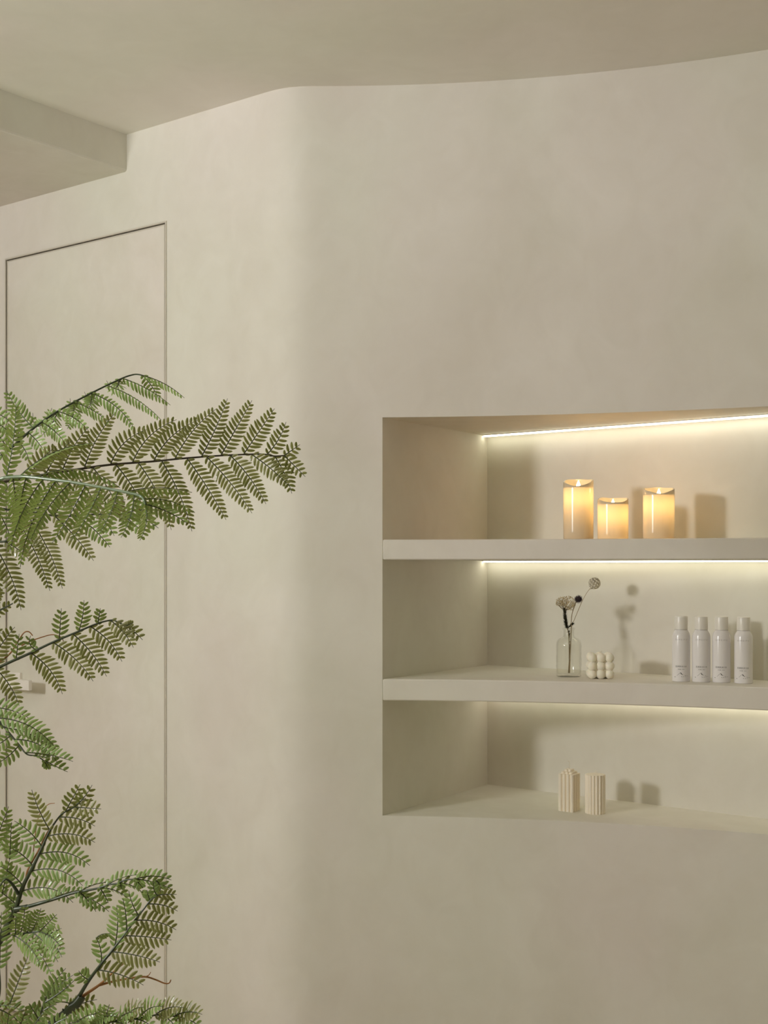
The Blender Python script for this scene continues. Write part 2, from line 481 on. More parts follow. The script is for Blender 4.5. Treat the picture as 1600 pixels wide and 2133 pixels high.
slab(Z_S2T, Z_S2B, 'plaster shelf in the wall niche carrying the glass vase and spray cans')

for ztop, lab in ((Z_NT, 'bright LED strip in the niche above the three glowing pillar candles'),
                  (Z_S1B, 'LED strip under the shelf, above the vase and spray cans'),
                  (Z_S2B, 'LED strip under the shelf, above the two fluted candles')):
    root = thing('led_strip', lab, 'led strip', ((NX0 + NX1) / 2, NB - 0.01, ztop), group='LED strips in the niche')
    obj('diffuser', *box(NXB + 0.006, NX1 - 0.006, NB - 0.030, NB - 0.022, ztop - 0.0055, ztop - 0.002), M_LED, root)
    obj('channel', *box(NXB + 0.003, NX1 - 0.003, NB - 0.034, NB - 0.018, ztop - 0.002, ztop), M_TRIM, root)

# ------------------------------------------------------------------ LED pillar candles
def led_candle(px, Z, R, H, dip_dir, dip, label, seed):
    rnd = random.Random(seed)
    c = ray(px, 1100, Z); c.z = Z_S1T
    root = thing('pillar_candle', label, 'candle', c, group='lit pillar candles on the upper shelf')
    tocam = math.atan2(-c.y, -c.x)
    a0 = tocam + dip_dir
    ph = [rnd.uniform(0, 6.28) for _ in range(3)]
    def rim(a):
        k = ((1 + math.cos(a - a0)) / 2) ** 2
        return -dip * k + 0.0008 * math.sin(3 * a + ph[0]) + 0.0005 * math.sin(5 * a + ph[1])
    floor_ = H - dip - 0.010
    prof = [(0, 0), (R - 0.003, 0), (R, 0.003)]
    lev = [0.15, 0.3, 0.45, 0.6, 0.75, 0.88]
    body_top = floor_ + 0.004
    prof += [(R, body_top * k) for k in lev] + [(R, body_top)]
    nfix = len(prof)
    prof += [(R, H - 0.002), (R - 0.0008, H), (R - 0.0028, H), (R - 0.0036, H - 0.002), (R - 0.0042, floor_ + 0.004), (R - 0.010, floor_), (0, floor_ - 0.002)]
    def wob(k, a, r, z):
        if nfix <= k <= nfix + 3: return r, max(z + rim(a), floor_ + 0.005)
        return r, z
    V, F = lathe(prof, 56, c, wob)
    obj('wax_body', V, F, M_WAX, root, smooth=50)
    # flame-shaped tip standing on the recessed top
    fp = [(0.0, 0.0), (0.0046, 0.001), (0.0056, 0.006), (0.0049, 0.011), (0.0031, 0.016), (0.0012, 0.0205), (0, 0.0225)]
    fo = Vector((c.x, c.y, c.z + floor_ - 0.002))
    V, F = lathe([(r, z) for r, z in [(0, 0), (0.0022, 0), (0.0022, 0.006), (0, 0.006)]], 12, fo)
    obj('flame_stalk', V, F, M_WICK, root)
    V, F = lathe(fp, 16, (fo.x, fo.y, c.z + H - 0.004 - 0.0225))
    obj('flame_tip', V, F, M_FLAME, root, smooth=60)
    for nm, z, e, r in (('candle_led', floor_ - 0.018, 0.17, 0.006), ('flame_glow', H + 0.020, 0.055, 0.006)):
        d = bpy.data.lights.new(nm, 'POINT'); d.energy = e; d.color = (1.0, 0.62, 0.26); d.shadow_soft_size = r
        lo = bpy.data.objects.new(nm, d); COL.objects.link(lo); lo.parent = root; lo.location = (0, 0, z)
    return root
led_candle(1205, 3.107, 0.0370, 0.151, -0.15, 0.0200, 'tallest of the three glowing ivory pillar candles on the upper shelf', 1)
led_candle(1277, 3.080, 0.0375, 0.1035, 0.05, 0.0150, 'shortest of the three glowing ivory pillar candles, between two taller ones', 2)
led_candle(1372.5, 3.043, 0.0377, 0.1265, 0.05, 0.0170, 'mid-height glowing ivory pillar candle standing apart beside the shortest one', 3)

# ------------------------------------------------------------------ glass vase with dried flowers
VZ = 3.165
vc = ray(1185, 1400, VZ); vc.z = Z_S2T
UPX = VZ / FPX                                # metres per pixel there
vase = thing('glass_vase', 'small clear embossed glass bottle vase holding dried flowers', 'vase', vc)
def vase_wob(k, a, r, z):
    if 2 <= k <= 16:
        e = 0.0
        if 0.012 < z < 0.066: e += 0.0011 * math.sin(a * 9 + 4 * math.sin(z * 130)) * math.sin((z - 0.012) / 0.054 * math.pi)
        if 0.073 < z < 0.079: e += 0.0005 * (0.5 + 0.5 * math.sin(a * 40))
        return r + e, z
    return r, z
outp = [(0, 0.0), (0.0285, 0.0), (0.0308, 0.002), (0.0300, 0.006), (0.0310, 0.010)] + [(0.0313, 0.012 + 0.0055 * i) for i in range(10)]
outp += [(0.0313, 0.073), (0.0314, 0.076), (0.0312, 0.080), (0.0305, 0.086), (0.0285, 0.091), (0.0240, 0.0950), (0.0180, 0.0975), (0.0145, 0.1000), (0.0133, 0.1035),
         (0.0132, 0.1165), (0.0150, 0.1180), (0.0158, 0.1200), (0.0150, 0.1222), (0.0130, 0.1225)]
inp = [(0.0112, 0.1215), (0.0110, 0.1030), (0.0150, 0.0975), (0.0235, 0.0925), (0.0280, 0.0865), (0.0292, 0.078), (0.0294, 0.040), (0.0292, 0.012), (0.0270, 0.0065), (0, 0.0050)]
V, F = lathe(outp + inp, 72, vc, vase_wob)
obj('bottle_body', V, F, M_GLASS, vase, smooth=50)

def vp(x, y, dz=0.0):
    return ray(x, y, VZ + dz)
VG = 'dried flowers in the glass vase'
def stem_thing(name, label, pts, r0, r1, mat):
    root = thing(name, label, 'dried flower', (vc.x, vc.y, vc.z + 0.006), group=VG)
    P = catmull([vp(*q) for q in pts], 6)
    P[0].z = max(P[0].z, vc.z + 0.0065)
    n = len(P)
    V, F = tube(P, [r0 + (r1 - r0) * i / (n - 1) for i in range(n)], 6)
    obj('stem', V, F, mat, root, smooth=60)
    return root, P

def fib(n):
    g_ = math.pi * (3 - math.sqrt(5))
    for i in range(n):
        z = 1 - 2 * (i + 0.5) / n; r = math.sqrt(1 - z * z)
        yield Vector((r * math.cos(g_ * i), r * math.sin(g_ * i), z))

# globe thistle
root, P = stem_thing('globe_thistle', 'dark mauve spiky globe thistle on a thin brown stem in vase',
                     [(1184, 1402, 0.0), (1187, 1360, -0.004), (1190, 1318, -0.006), (1190, 1297, -0.008), (1192, 1278, -0.008), (1198, 1259, -0.008), (1203, 1251, -0.008)], 0.0010, 0.0008, M_DRYSTEM)
hc = vp(1205, 1248, -0.008)
V, F = sphere_part(hc, 0.0062, 14, 10)
spv, spf = [], []
for d in fib(170):
    t = d.orthogonal().normalized(); b = d.cross(t)
    n = len(spv); L = random.uniform(0.0105, 0.0128)
    spv += [hc + d * 0.0055 + t * 0.0008, hc + d * 0.0055 - t * 0.0004 + b * 0.0007, hc + d * 0.0055 - t * 0.0004 - b * 0.0007, hc + d * L]
    spf += [(n, n + 1, n + 3), (n + 1, n + 2, n + 3), (n + 2, n, n + 3)]
obj('flower_head', *join((V, F), (spv, spf)), M_THISTLE, root)
for (x, y) in ((1195, 1268), (1190, 1286)):
    q = vp(x, y, -0.008); V, F = tube([q, q + Vector((0.003, 0.0, 0.003))], [0.0006, 0.0002], 4); obj('stem_leaf', V, F, M_DRYSTEM, root)

# papery pincushion globe
root, P = stem_thing('paper_globe_flower', 'pale papery round seed head on a long thin stem in vase',
                     [(1187, 1402, 0.01), (1189, 1350, 0.008), (1189.5, 1316, 0.002), (1192.5, 1301, 0.003), (1203, 1275, 0.013), (1213, 1252, 0.022), (1223, 1234, 0.022), (1233, 1222, 0.022)], 0.0009, 0.0006, M_PALESTEM)
hc = vp(1238.5, 1215, 0.022)
Vs, Fs = [], []
for d in fib(64):
    t = d.orthogonal().normalized(); b = d.cross(t); n = len(Vs)
    base = hc + d * 0.0128
    Vs.append(base)
    for k in range(9):
        a = 2 * math.pi * k / 9
        Vs.append(hc + d * 0.0150 + (t * math.cos(a) + b * math.sin(a)) * (0.0036 if k % 2 else 0.0031))
    for k in range(9): Fs.append((n, n + 1 + k, n + 1 + (k + 1) % 9))
obj('flower_head', Vs, Fs, M_PAPER, root)
V, F = sphere_part(hc, 0.0126, 14, 10); obj('seed_core', V, F, M_PAPER, root, smooth=60)
q = vp(1233, 1226, 0.022)
Vb, Fb = [], []
for k in range(6):
    a = k * 1.05; e = q + Vector((0.006 * math.cos(a), 0.006 * math.sin(a), -0.002))
    n = len(Vb); Vb += [q + Vector((0, 0, 0.0008)), q - Vector((0, 0, 0.0008)), e]; Fb.append((n, n + 1, n + 2))
obj('bract', Vb, Fb, M_DRYSTEM, root)

# cream rice flower with dark needle foliage
root, P = stem_thing('rice_flower', 'cream clustered rice flower with dark needle leaves in vase',
                     [(1186, 1402, -0.008), (1186, 1360, -0.006), (1185, 1325, -0.003), (1181, 1305), (1177, 1285), (1176, 1266)], 0.0012, 0.0012, M_DRYSTEM)
bv, bf = [], []
for (cx, cy, rx, ry, n, dz) in ((1184, 1255, 14, 13, 150, -0.004), (1172, 1252, 13, 9, 110, 0.004), (1165, 1256, 8, 6, 50, 0.0), (1189, 1262, 10, 9, 60, -0.010)):
    c0 = vp(cx, cy, dz)
    for d in fib(n):
        d = (d + Vector((random.uniform(-.2, .2), random.uniform(-.2, .2), random.uniform(-.2, .2)))).normalized()
        q = c0 + Vector((d.x * rx, d.y * rx, d.z * ry)) * UPX * random.uniform(0.82, 1.05)
        r = random.uniform(0.0010, 0.0016)
        pr = (q, r)
        n0 = len(bv)
        bv += [q + Vector(e) * r for e in ((1, 0, 0), (-1, 0, 0), (0, 1, 0), (0, -1, 0), (0, 0, 1.2), (0, 0, -1.2))]
        bf += [tuple(n0 + k for k in t) for t in ((0, 2, 4), (2, 1, 4), (1, 3, 4), (3, 0, 4), (2, 0, 5), (1, 2, 5), (3, 1, 5), (0, 3, 5))]
hd = obj('flower_head', bv, bf, M_RICE, root, smooth=80)
# thin dark branchlets inside the head
tv = []
for _ in range(26):
    a = vp(1177, 1272); e = vp(random.uniform(1160, 1197), random.uniform(1246, 1264), random.uniform(-.012, .012))
    tv.append(tube([a, (a + e) / 2 + Vector((0, 0, -0.002)), e], [0.0007, 0.0005, 0.0003], 4))
obj('branchlet', *join(*tv), M_DRYSTEM, root)
nv, nf = [], []
def needles(path, n, ln, spread):
    Q = catmull(path, 10)
    for _ in range(n):
        k = random.randrange(1, len(Q) - 1); t = (Q[k + 1] - Q[k - 1]).normalized()
        a = random.uniform(0, 6.28); o1 = t.orthogonal().normalized(); o2 = t.cross(o1)
        d = (t * random.uniform(0.5, 1.0) + (o1 * math.cos(a) + o2 * math.sin(a)) * spread).normalized()
        w = t.cross(d).normalized() * 0.0008
        p0 = Q[k]; L = ln * random.uniform(0.6, 1.1)
        n0 = len(nv)
        nv.extend([p0 - w, p0 + w, p0 + d * L * 0.6 + w * 0.9, p0 + d * L, p0 + d * L * 0.6 - w * 0.9])
        nf.append((n0, n0 + 1, n0 + 2, n0 + 3, n0 + 4))
needles([vp(1184, 1312), vp(1180, 1302), vp(1178, 1288), vp(1176, 1270)], 330, 0.012, 0.55)
needles([vp(1184, 1308), vp(1188, 1303), vp(1193, 1299)], 60, 0.008, 0.6)
needles([vp(1186, 1330), vp(1185, 1316)], 50, 0.008, 0.45)
needles([vp(1187, 1384), vp(1186, 1350), vp(1186, 1330)], 14, 0.006, 0.6)
obj('needle_foliage', nv, nf, M_DARKLEAF, root)

# ------------------------------------------------------------------ bubble cube candle
bc = ray(1250, 1405, 3.118); bc.z = Z_S2T
ang = math.atan2(-bc.x, bc.y) + 0.10
bub = thing('bubble_candle', 'cream cube candle moulded from round bubbles beside the glass vase', 'candle', bc, rz=math.atan2(bc.x * -1, bc.y) * 1 + 0.10)
sp = 0.0212; br = 0.0118
parts = []
for i in (-1, 0, 1):
    for j in (-1, 0, 1):
        for k in (0, 1, 2):
            parts.append(sphere_part((i * sp, j * sp, br * 0.97 + k * sp * 0.95), br * (1.02 if (i + j + k) % 2 else 0.98), 20, 14))
parts.append(box(-sp, sp, -sp, sp, br * 0.6, br + 2 * sp * 0.95))
V, F = join(*parts)
obj('wax_body', V, F, M_CREAM, bub, smooth=60, local=True)
V, F = tube([(0, 0, 0.060), (0.0005, 0, 0.0655), (0.003, 0, 0.067), (0.0055, 0.001, 0.0655)], 0.0008, 6)
obj('wick', V, F, M_WICK, bub, smooth=60, local=True)

# ------------------------------------------------------------------ spray cans
R_C = 0.0213
def wrapped_text(body, size, z, r, spacing=1.0, stretch=1.0):
    cu = bpy.data.curves.new('lettering', 'FONT'); cu.body = body; cu.size = size
    cu.align_x = 'CENTER'; cu.space_character = spacing; cu.resolution_u = 2
    to = bpy.data.objects.new('lettering', cu); COL.objects.link(to)
    dg = bpy.context.evaluated_depsgraph_get()
    me = bpy.data.meshes.new_from_object(to.evaluated_get(dg))
    bpy.data.objects.remove(to)
    V = []
    for v in me.vertices:
        a = v.co.x * stretch / r
        V.append((r * math.sin(a), -r * math.cos(a), z + v.co.y))
    F = [tuple(p.vertices) for p in me.polygons]
    bpy.data.meshes.remove(me)
    return V, F

def wrap_poly(polys, r):
    V, F = [], []
    for P in polys:
        n = len(V)
        for x, z in P:
            a = x / r; V.append((r * math.sin(a), -r * math.cos(a), z))
        F.append(tuple(range(n, n + len(P))))
    return V, F

def make_can():
    root = thing('spray_can', '', 'spray can')
    body = [(0, 0), (R_C - 0.0012, 0), (R_C, 0.0012), (R_C, 0.05), (R_C, 0.1090), (R_C - 0.0006, 0.1125), (R_C - 0.0020, 0.1165), (R_C - 0.0042, 0.1205), (R_C - 0.0060, 0.1232), (R_C - 0.0066, 0.1245), (0, 0.1245)]
    V, F = lathe(body, 48); obj('can_body', V, F, M_BOTTLE, root, smooth=35, local=True)
    V, F = lathe([(0.0140, 0.1243), (0.0150, 0.1243), (0.0150, 0.1252), (0.0140, 0.1252)], 40); obj('crimp_ring', V, F, M_SEAM, root, local=True)
    rc = 0.0156
    V, F = lathe([(0, 0.1252), (rc, 0.1252), (rc + 0.0001, 0.1400), (rc, 0.1550), (rc - 0.0006, 0.1564), (rc - 0.0020, 0.1570), (0, 0.1571)], 44)
    obj('cap', V, F, M_CAP, root, smooth=35, local=True)
    r = R_C + 0.00012
    V, F = wrapped_text('SEMEIFU', 0.0056, 0.0995, r, 1.55); o = obj('brand_lettering', V, F, M_PRINT_LIGHT, root, local=True)
    V, F = wrapped_text('肌美肤冰川水', 0.0047, 0.0352, r, 1.0); obj('product_lettering', V, F, M_PRINT, root, local=True)
    V, F = wrapped_text('净含量  150ml', 0.0027, 0.0295, r, 1.0); obj('volume_lettering', V, F, M_PRINT, root, local=True)
    u = 0.00115
    peaks = [[(-15 * u, 10 * u), (-14 * u, 11.2 * u), (-12 * u, 10 * u), (-13 * u, 9.4 * u)],                       # small dark rock at the foot
             [(-9 * u, 13.0 * u), (-5 * u, 16.6 * u), (-2.2 * u, 19.0 * u), (-2.2 * u, 18.4 * u), (-5 * u, 16.0 * u), (-9 * u, 12.5 * u)],                  # left ridge line
             [(-2.4 * u, 18.9 * u), (-0.5 * u, 20.0 * u), (1.4 * u, 17.4 * u), (3.0 * u, 15.6 * u), (0.6 * u, 15.8 * u), (-1.0 * u, 16.4 * u), (-0.4 * u, 18.0 * u)],
             [(1.0 * u, 16.0 * u), (3.0 * u, 15.8 * u), (7.5 * u, 14.2 * u), (8.5 * u, 13.4 * u), (5.5 * u, 13.9 * u), (2.6 * u, 14.8 * u)],
             [(8.0 * u, 13.9 * u), (12 * u, 12.9 * u), (15.5 * u, 12.4 * u), (15.5 * u, 11.9 * u), (12 * u, 12.3 * u), (8.2 * u, 13.2 * u)],
             [(0.2 * u, 11.8 * u), (1.2 * u, 11.8 * u), (2.4 * u, 10.2 * u), (1.4 * u, 10.2 * u)],
             [(3.8 * u, 11.0 * u), (6.4 * u, 11.4 * u), (6.6 * u, 10.8 * u), (4.0 * u, 10.4 * u)],
             [(8.0 * u, 11.1 * u), (10.4 * u, 11.1 * u), (10.4 * u, 10.7 * u), (8.2 * u, 10.6 * u)]]
    V, F = wrap_poly(peaks, r); obj('mountain_emblem', V, F, M_PRINT, root, local=True)
    return root
can0 = make_can()
cans = [(1419, 1420.5, 'white spray can, end of the row facing the bubble candle'),
        (1461, 1421.5, 'white spray can, second in the row counted from the bubble candle'),
        (1503, 1422.5, 'white spray can, third in the row counted from the bubble candle'),
        (1549, 1424.5, 'white spray can, last in the row, furthest from the bubble candle')]
for i, (px, py, lab) in enumerate(cans):
    Zf = 0.279 * FPX / (py - HORIZON)
    q = ray(px, 1400, Zf + R_C * 0.98)
    o = can0 if i == 0 else copy_tree(can0)
    o.location = (q.x, q.y, Z_S2T)
    o.rotation_euler = (0, 0, math.atan2(-q.x, q.y) + (0.0, 0.03, -0.03, -0.06)[i])
    o['label'] = lab; o['group'] = 'white spray cans in a row on the lower shelf'

# ------------------------------------------------------------------ fluted candles
def fluted(px, py, r, H, nrib, depth, stepped, label, group):
    Zf = 0.615 * FPX / (py - HORIZON)
    q = ray(px, 1600, Zf + r); q.z = Z_NB
    rz = math.atan2(-q.x, q.y)
    root = thing('fluted_candle', label, 'candle', q, rz=rz, group=group)
    per = 10
    n = nrib * per
    def rad(a):
        t = (a * nrib / (2 * math.pi)) % 1.0
        return r - depth * (abs(math.sin(math.pi * t)) ** 0.7 if False else (1 - abs(math.cos(math.pi * t)) ** 0.8))
    if not stepped:
        V, F = [], []
        lev = [(0.985, 0.0), (1.0, 0.002), (1.0, H * 0.5), (1.0, H - 0.0015), (0.985, H)]
        for s_, z in lev:
            for i in range(n):
                a = 2 * math.pi * i / n; rr = rad(a) * s_
                V.append((rr * math.cos(a), rr * math.sin(a), z))
        for k in range(len(lev) - 1):
            for i in range(n):
                j = (i + 1) % n; F.append((k * n + i, k * n + j, (k + 1) * n + j, (k + 1) * n + i))
        F.append(tuple(range(n - 1, -1, -1))); F.append(tuple(range((len(lev) - 1) * n, len(lev) * n)))
        obj('wax_body', V, F, M_FLUTE, root, smooth=35, local=True)
        V, F = tube(catmull([(0, 0, H - 0.002), (0.0, 0, H + 0.006), (0.0022, -0.0004, H + 0.0085), (0.0045, -0.001, H + 0.0045), (0.007, -0.002, H + 0.0012)], 5), 0.0007, 6)
        obj('wick', V, F, M_WICK, root, smooth=60, local=True)
    else:
        # a square bundle of round-fronted bars, each row towards the middle one step taller
        bars = []
        m = 4; w = 2 * r / (2 * m - 1) * 0.98
        for i in range(-(m - 1), m):
            for j in range(-(m - 1), m):
                d = abs(i) + abs(j)
                if d > m - 1: continue
                h = H - 0.0055 * max(0, d - 1)
                bars.append((i * w, j * w, w * 0.66, h))
        pr = []
        for x, y, rr, h in bars:
            prof = [(0, 0), (rr, 0), (rr, h - 0.001), (rr - 0.001, h), (0, h)]
            pr.append(lathe(prof, 16, (x, y, 0)))
        V, F = join(*pr)
        ca, sa = math.cos(0.30), math.sin(0.30)
        V = [(x * ca - y * sa, x * sa + y * ca, z) for x, y, z in V]
        obj('wax_body', V, F, M_FLUTE, root, smooth=35, local=True)
        V, F = tube(catmull([(0, 0, H - 0.002), (0.0003, 0, H + 0.009), (0, 0, H + 0.017), (-0.002, 0, H + 0.0195), (-0.0042, 0, H + 0.019)], 5), 0.0008, 6)
        obj('wick', V, F, M_WICK, root, smooth=60, local=True)
fluted(1186, 1692.5, 0.0272, 0.1045, 0, 0, True, 'pale ribbed candle with stepped top and tall wick on niche bottom', 'ribbed candles in the bottom of the niche')
fluted(1240, 1697.5, 0.0252, 0.0960, 18, 0.0034, False, 'pale fluted round candle with flat top and looped wick', 'ribbed candles in the bottom of the niche')

# ------------------------------------------------------------------ artificial fern in a pot
PZ = 1.90
pb = ray(-150, 1178, PZ); pb.z = 0
fern = thing('potted_fern', 'tall artificial fern with arching feathery green fronds beside the flush door', 'plant', pb)
V, F = lathe([(0, 0), (0.13, 0), (0.145, 0.01), (0.18, 0.32), (0.185, 0.34), (0.165, 0.34), (0.160, 0.29), (0, 0.29)], 40, pb)
pot = obj('pot', V, F, M_POT, fern, smooth=35)
V, F = lathe([(0.1615, 0.30), (0.10, 0.308), (0, 0.312)], 24, pb); obj('soil', V, F, M_SOIL, fern, smooth=60)

def bez(a, m, b, t):
    return a * (1 - t) ** 2 + m * (2 * t * (1 - t)) + b * t * t

LU = [0.0, 0.22, 0.55, 0.85, 1.0]
LW = [0.30, 0.92, 1.0, 0.72, 0.12]
def pinna_mesh(b0, tip, bend, roll, fold, under, wscale, rnd, shiny=0):
    """b0, tip world points; returns verts, faces, material ids (0 leaflet, 1 rib)"""
    d = tip - b0
    view = ((b0 + tip) / 2 - Vector((0, 0, EYE))).normalized()
    side0 = d.cross(view).normalized()
    L = d.length
    mid = (b0 + tip) / 2 + side0 * (2 * bend * L)
    n = max(4, int(L / 0.0070))
    V, F, M, G = [], [], [], []
    cr, sr = math.cos(math.radians(roll)), math.sin(math.radians(roll))
    cf, sf = math.cos(math.radians(fold)), math.sin(math.radians(fold))
    pts = []
    for i in range(n + 1):
        s = 0.03 + 0.955 * (i / n)
        p = bez(b0, mid, tip, s)
        T = (bez(b0, mid, tip, min(1, s + 0.02)) - bez(b0, mid, tip, max(0, s - 0.02))).normalized()
        vw = (p - Vector((0, 0, EYE))).normalized()
        S = T.cross(vw).normalized(); Nn = T.cross(S).normalized()
        S2 = S * cr + Nn * sr; N2 = Nn * cr - S * sr
        pf = min(1, 0.50 + 2.4 * s) * (1 - 0.74 * max(0, (s - 0.42) / 0.58) ** 1.3)
        ll = 0.0180 * wscale * pf * min(1.0, 0.55 + L / 0.18)
        ww = 0.00250 * min(1.0, 0.72 + 0.4 * pf)
        for sd in (1, -1):
            if i == n and sd == -1: continue
            dirv = (S2 * sd * cf + N2 * sf)
            a = math.radians(rnd.uniform(69, 80) - 34 * max(0, s - 0.6))
            ax = (dirv * math.sin(a) + T * math.cos(a)).normalized()
            if i == n: ax = T
            nm = ax.cross(T * sd).normalized()
            if nm.dot(N2) < 0: nm = -nm
            wd = nm.cross(ax).normalized()
            pj = p + T * (0.0016 * (1 if sd > 0 else -1) * 0.6)
            l2 = ll * rnd.uniform(0.92, 1.06)
            tw = rnd.uniform(-0.25, 0.25)
            k0 = len(V)
            for u, w in zip(LU, LW):
                c = pj + ax * (l2 * u) + T * (0.22 * l2 * u * u) - nm * (0.10 * l2 * u * u)
                e = (wd * math.cos(tw) + nm * math.sin(tw)) * (ww * w)
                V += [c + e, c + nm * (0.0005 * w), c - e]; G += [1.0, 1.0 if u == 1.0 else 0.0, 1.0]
            sgn = (wd.cross(ax)).dot(nm) > 0
            for q in range(4):
                for h in range(2):
                    f = (k0 + q * 3 + h, k0 + q * 3 + h + 1, k0 + q * 3 + h + 4, k0 + q * 3 + h + 3)
                    # normal of (e edge -> centre -> next) points along  -(wd x ax)
                    if sgn != bool(under): f = f[::-1]
                    F.append(f); M.append(0)
    pts = [bez(b0, mid, tip, i / 10) for i in range(11)]
    rv, rf = tube(pts, [0.00105 - 0.00065 * i / 10 for i in range(11)], 5)
    k0 = len(V); V += rv; G += [0.0] * len(rv)
    for f in rf: F.append(tuple(i + k0 for i in f)); M.append(1)
    return V, F, M, G

FR = random.Random(5)
N_PINNA = [0]
def frond(rach, r0, r1, pins, under=0, roll=0, fold=8, mat=None, wscale=1.0, dz=0.0, mat_rib=None):
    """rach: (px,py,Z) points; pins: (bx,by,tx,ty[,bend[,{overrides}]])"""
    W = catmull([ray(*q) for q in rach], 8)
    n = len(W)
    V, F = tube(W, [r1 + (r0 - r1) * (1 - i / (n - 1)) ** 1.7 for i in range(n)], 8)
    fo = obj('frond', V, F, mat or M_STEM, fern, smooth=60)
    # depth and pixel of every rachis sample
    S = []
    for p in W:
        rx = p.x * CS + p.y * SN; Z = -p.x * SN + p.y * CS
        S.append((800 + rx / Z * FPX, HORIZON - (p.z - EYE) / Z * FPX, Z))
    for pin in pins:
        bx, by, tx, ty = pin[:4]
        bend = pin[4] if len(pin) > 4 and not isinstance(pin[4], dict) else 0.0
        ov = pin[-1] if isinstance(pin[-1], dict) else {}
        k = min(range(n), key=lambda i: (S[i][0] - bx) ** 2 + (S[i][1] - by) ** 2)
        Zb = S[k][2]
        off = math.hypot(S[k][0] - bx, S[k][1] - by)
        b0 = W[k] if off < 14 else ray(bx, by, Zb)
        pl = math.hypot(tx - bx, ty - by)
        Zt = Zb + ov.get('dz', dz) + FR.uniform(-0.10, 0.10) * pl / 1000.0
        rl = ov.get('roll', roll); rl += FR.uniform(-7, 7)
        V, F, M, G = pinna_mesh(b0, ray(tx, ty, Zt), bend, rl, ov.get('fold', fold), ov.get('under', under), ov.get('w', wscale), FR)
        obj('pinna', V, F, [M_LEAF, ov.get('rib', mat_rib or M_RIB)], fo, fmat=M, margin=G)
        N_PINNA[0] += 1
    return fo

D = lambda **k: k
# long dark frond reaching out over the door edge
frond([(-140, 1075, 1.92), (-60, 1020, 1.93), (40, 998, 1.95), (110, 986, 1.97), (160, 978, 1.98), (230, 968, 2.0), (320, 961, 2.02), (380, 955, 2.03), (460, 949, 2.05), (530, 946, 2.06), (556, 947, 2.06), (572, 950, 2.06), (592, 949, 2.06)],
      0.0026, 0.0012, [
    (592, 949, 625, 926), (556, 947, 596, 879, -.06), (506, 949, 572, 851), (463, 950, 525, 834), (417, 953, 474, 830, -.02), (368, 957, 450, 852, .06),
    (320, 957, 416, 874, .10), (275, 963, 368, 874, .11), (225, 967, 308, 894, .12), (178, 974, 238, 862, .05), (128, 980, 184, 890, .05), (95, 986, 150, 918, .05), (60, 992, 118, 930, .06),
    (592, 949, 636, 993), (573, 951, 608, 1028, .04), (524, 947, 602, 1012, .03), (480, 949, 554, 1050, .04), (434, 953, 525, 1069, .03), (385, 956, 471, 1083, .02),
    (336, 961, 400, 1107, .04), (292, 965, 357, 1104, .05), (243, 969, 312, 1090, .05), (195, 975, 258, 1090, .05), (150, 982, 215, 1085, .06), (100, 990, 160, 1080, .06)],
    under=1, fold=6, mat=M_DARKSTEM)
# bright arching frond at the top
frond([(-140, 1060, 1.98), (-60, 1000, 2.02), (0, 952, 2.06), (30, 927, 2.08), (70, 892, 2.10), (120, 857, 2.12), (190, 819, 2.15), (250, 790, 2.17), (275, 781, 2.18), (288, 780, 2.18), (300, 783, 2.18)],
      0.0030, 0.0012, [
    (298, 782, 384, 829, .06, D(roll=62, fold=35, w=.8)), (257, 789, 355, 844, .05, D(roll=60, fold=36)), (223, 805, 336, 875, .06, D(roll=55, fold=34)), (190, 820, 282, 898, .10, D(roll=48, fold=30)),
    (156, 838, 232, 885, .06, D(roll=48, fold=28)), (120, 857, 185, 898, .08, D(roll=34, fold=20)), (90, 878, 142, 932, .06, D(roll=26)), (57, 903, 96, 948, .05, D(roll=18)),
    (296, 783, 330, 830, .05, D(roll=25, dz=.03)), (250, 790, 222, 793, .25, D(dz=.05)), (245, 792, 240, 806, .1, D(dz=.05)), (195, 816, 176, 816, .3, D(dz=.06)), (190, 820, 182, 856, .05, D(dz=.05)),
    (160, 833, 146, 830, .3, D(dz=.06)), (157, 838, 140, 893, .05, D(dz=.05)), (122, 856, 108, 850, .3, D(dz=.05)), (122, 857, 88, 906, .05, D(dz=.05)),
    (100, 868, 68, 860, .35, D(dz=.04)), (70, 892, 14, 813, .05, D(rib=M_RIB_SHINY)), (37, 920, 48, 893, .2), (20, 935, -30, 850, .05), (40, 918, 62, 962, .05)],
    under=0, roll=10, dz=-.01, wscale=.95)
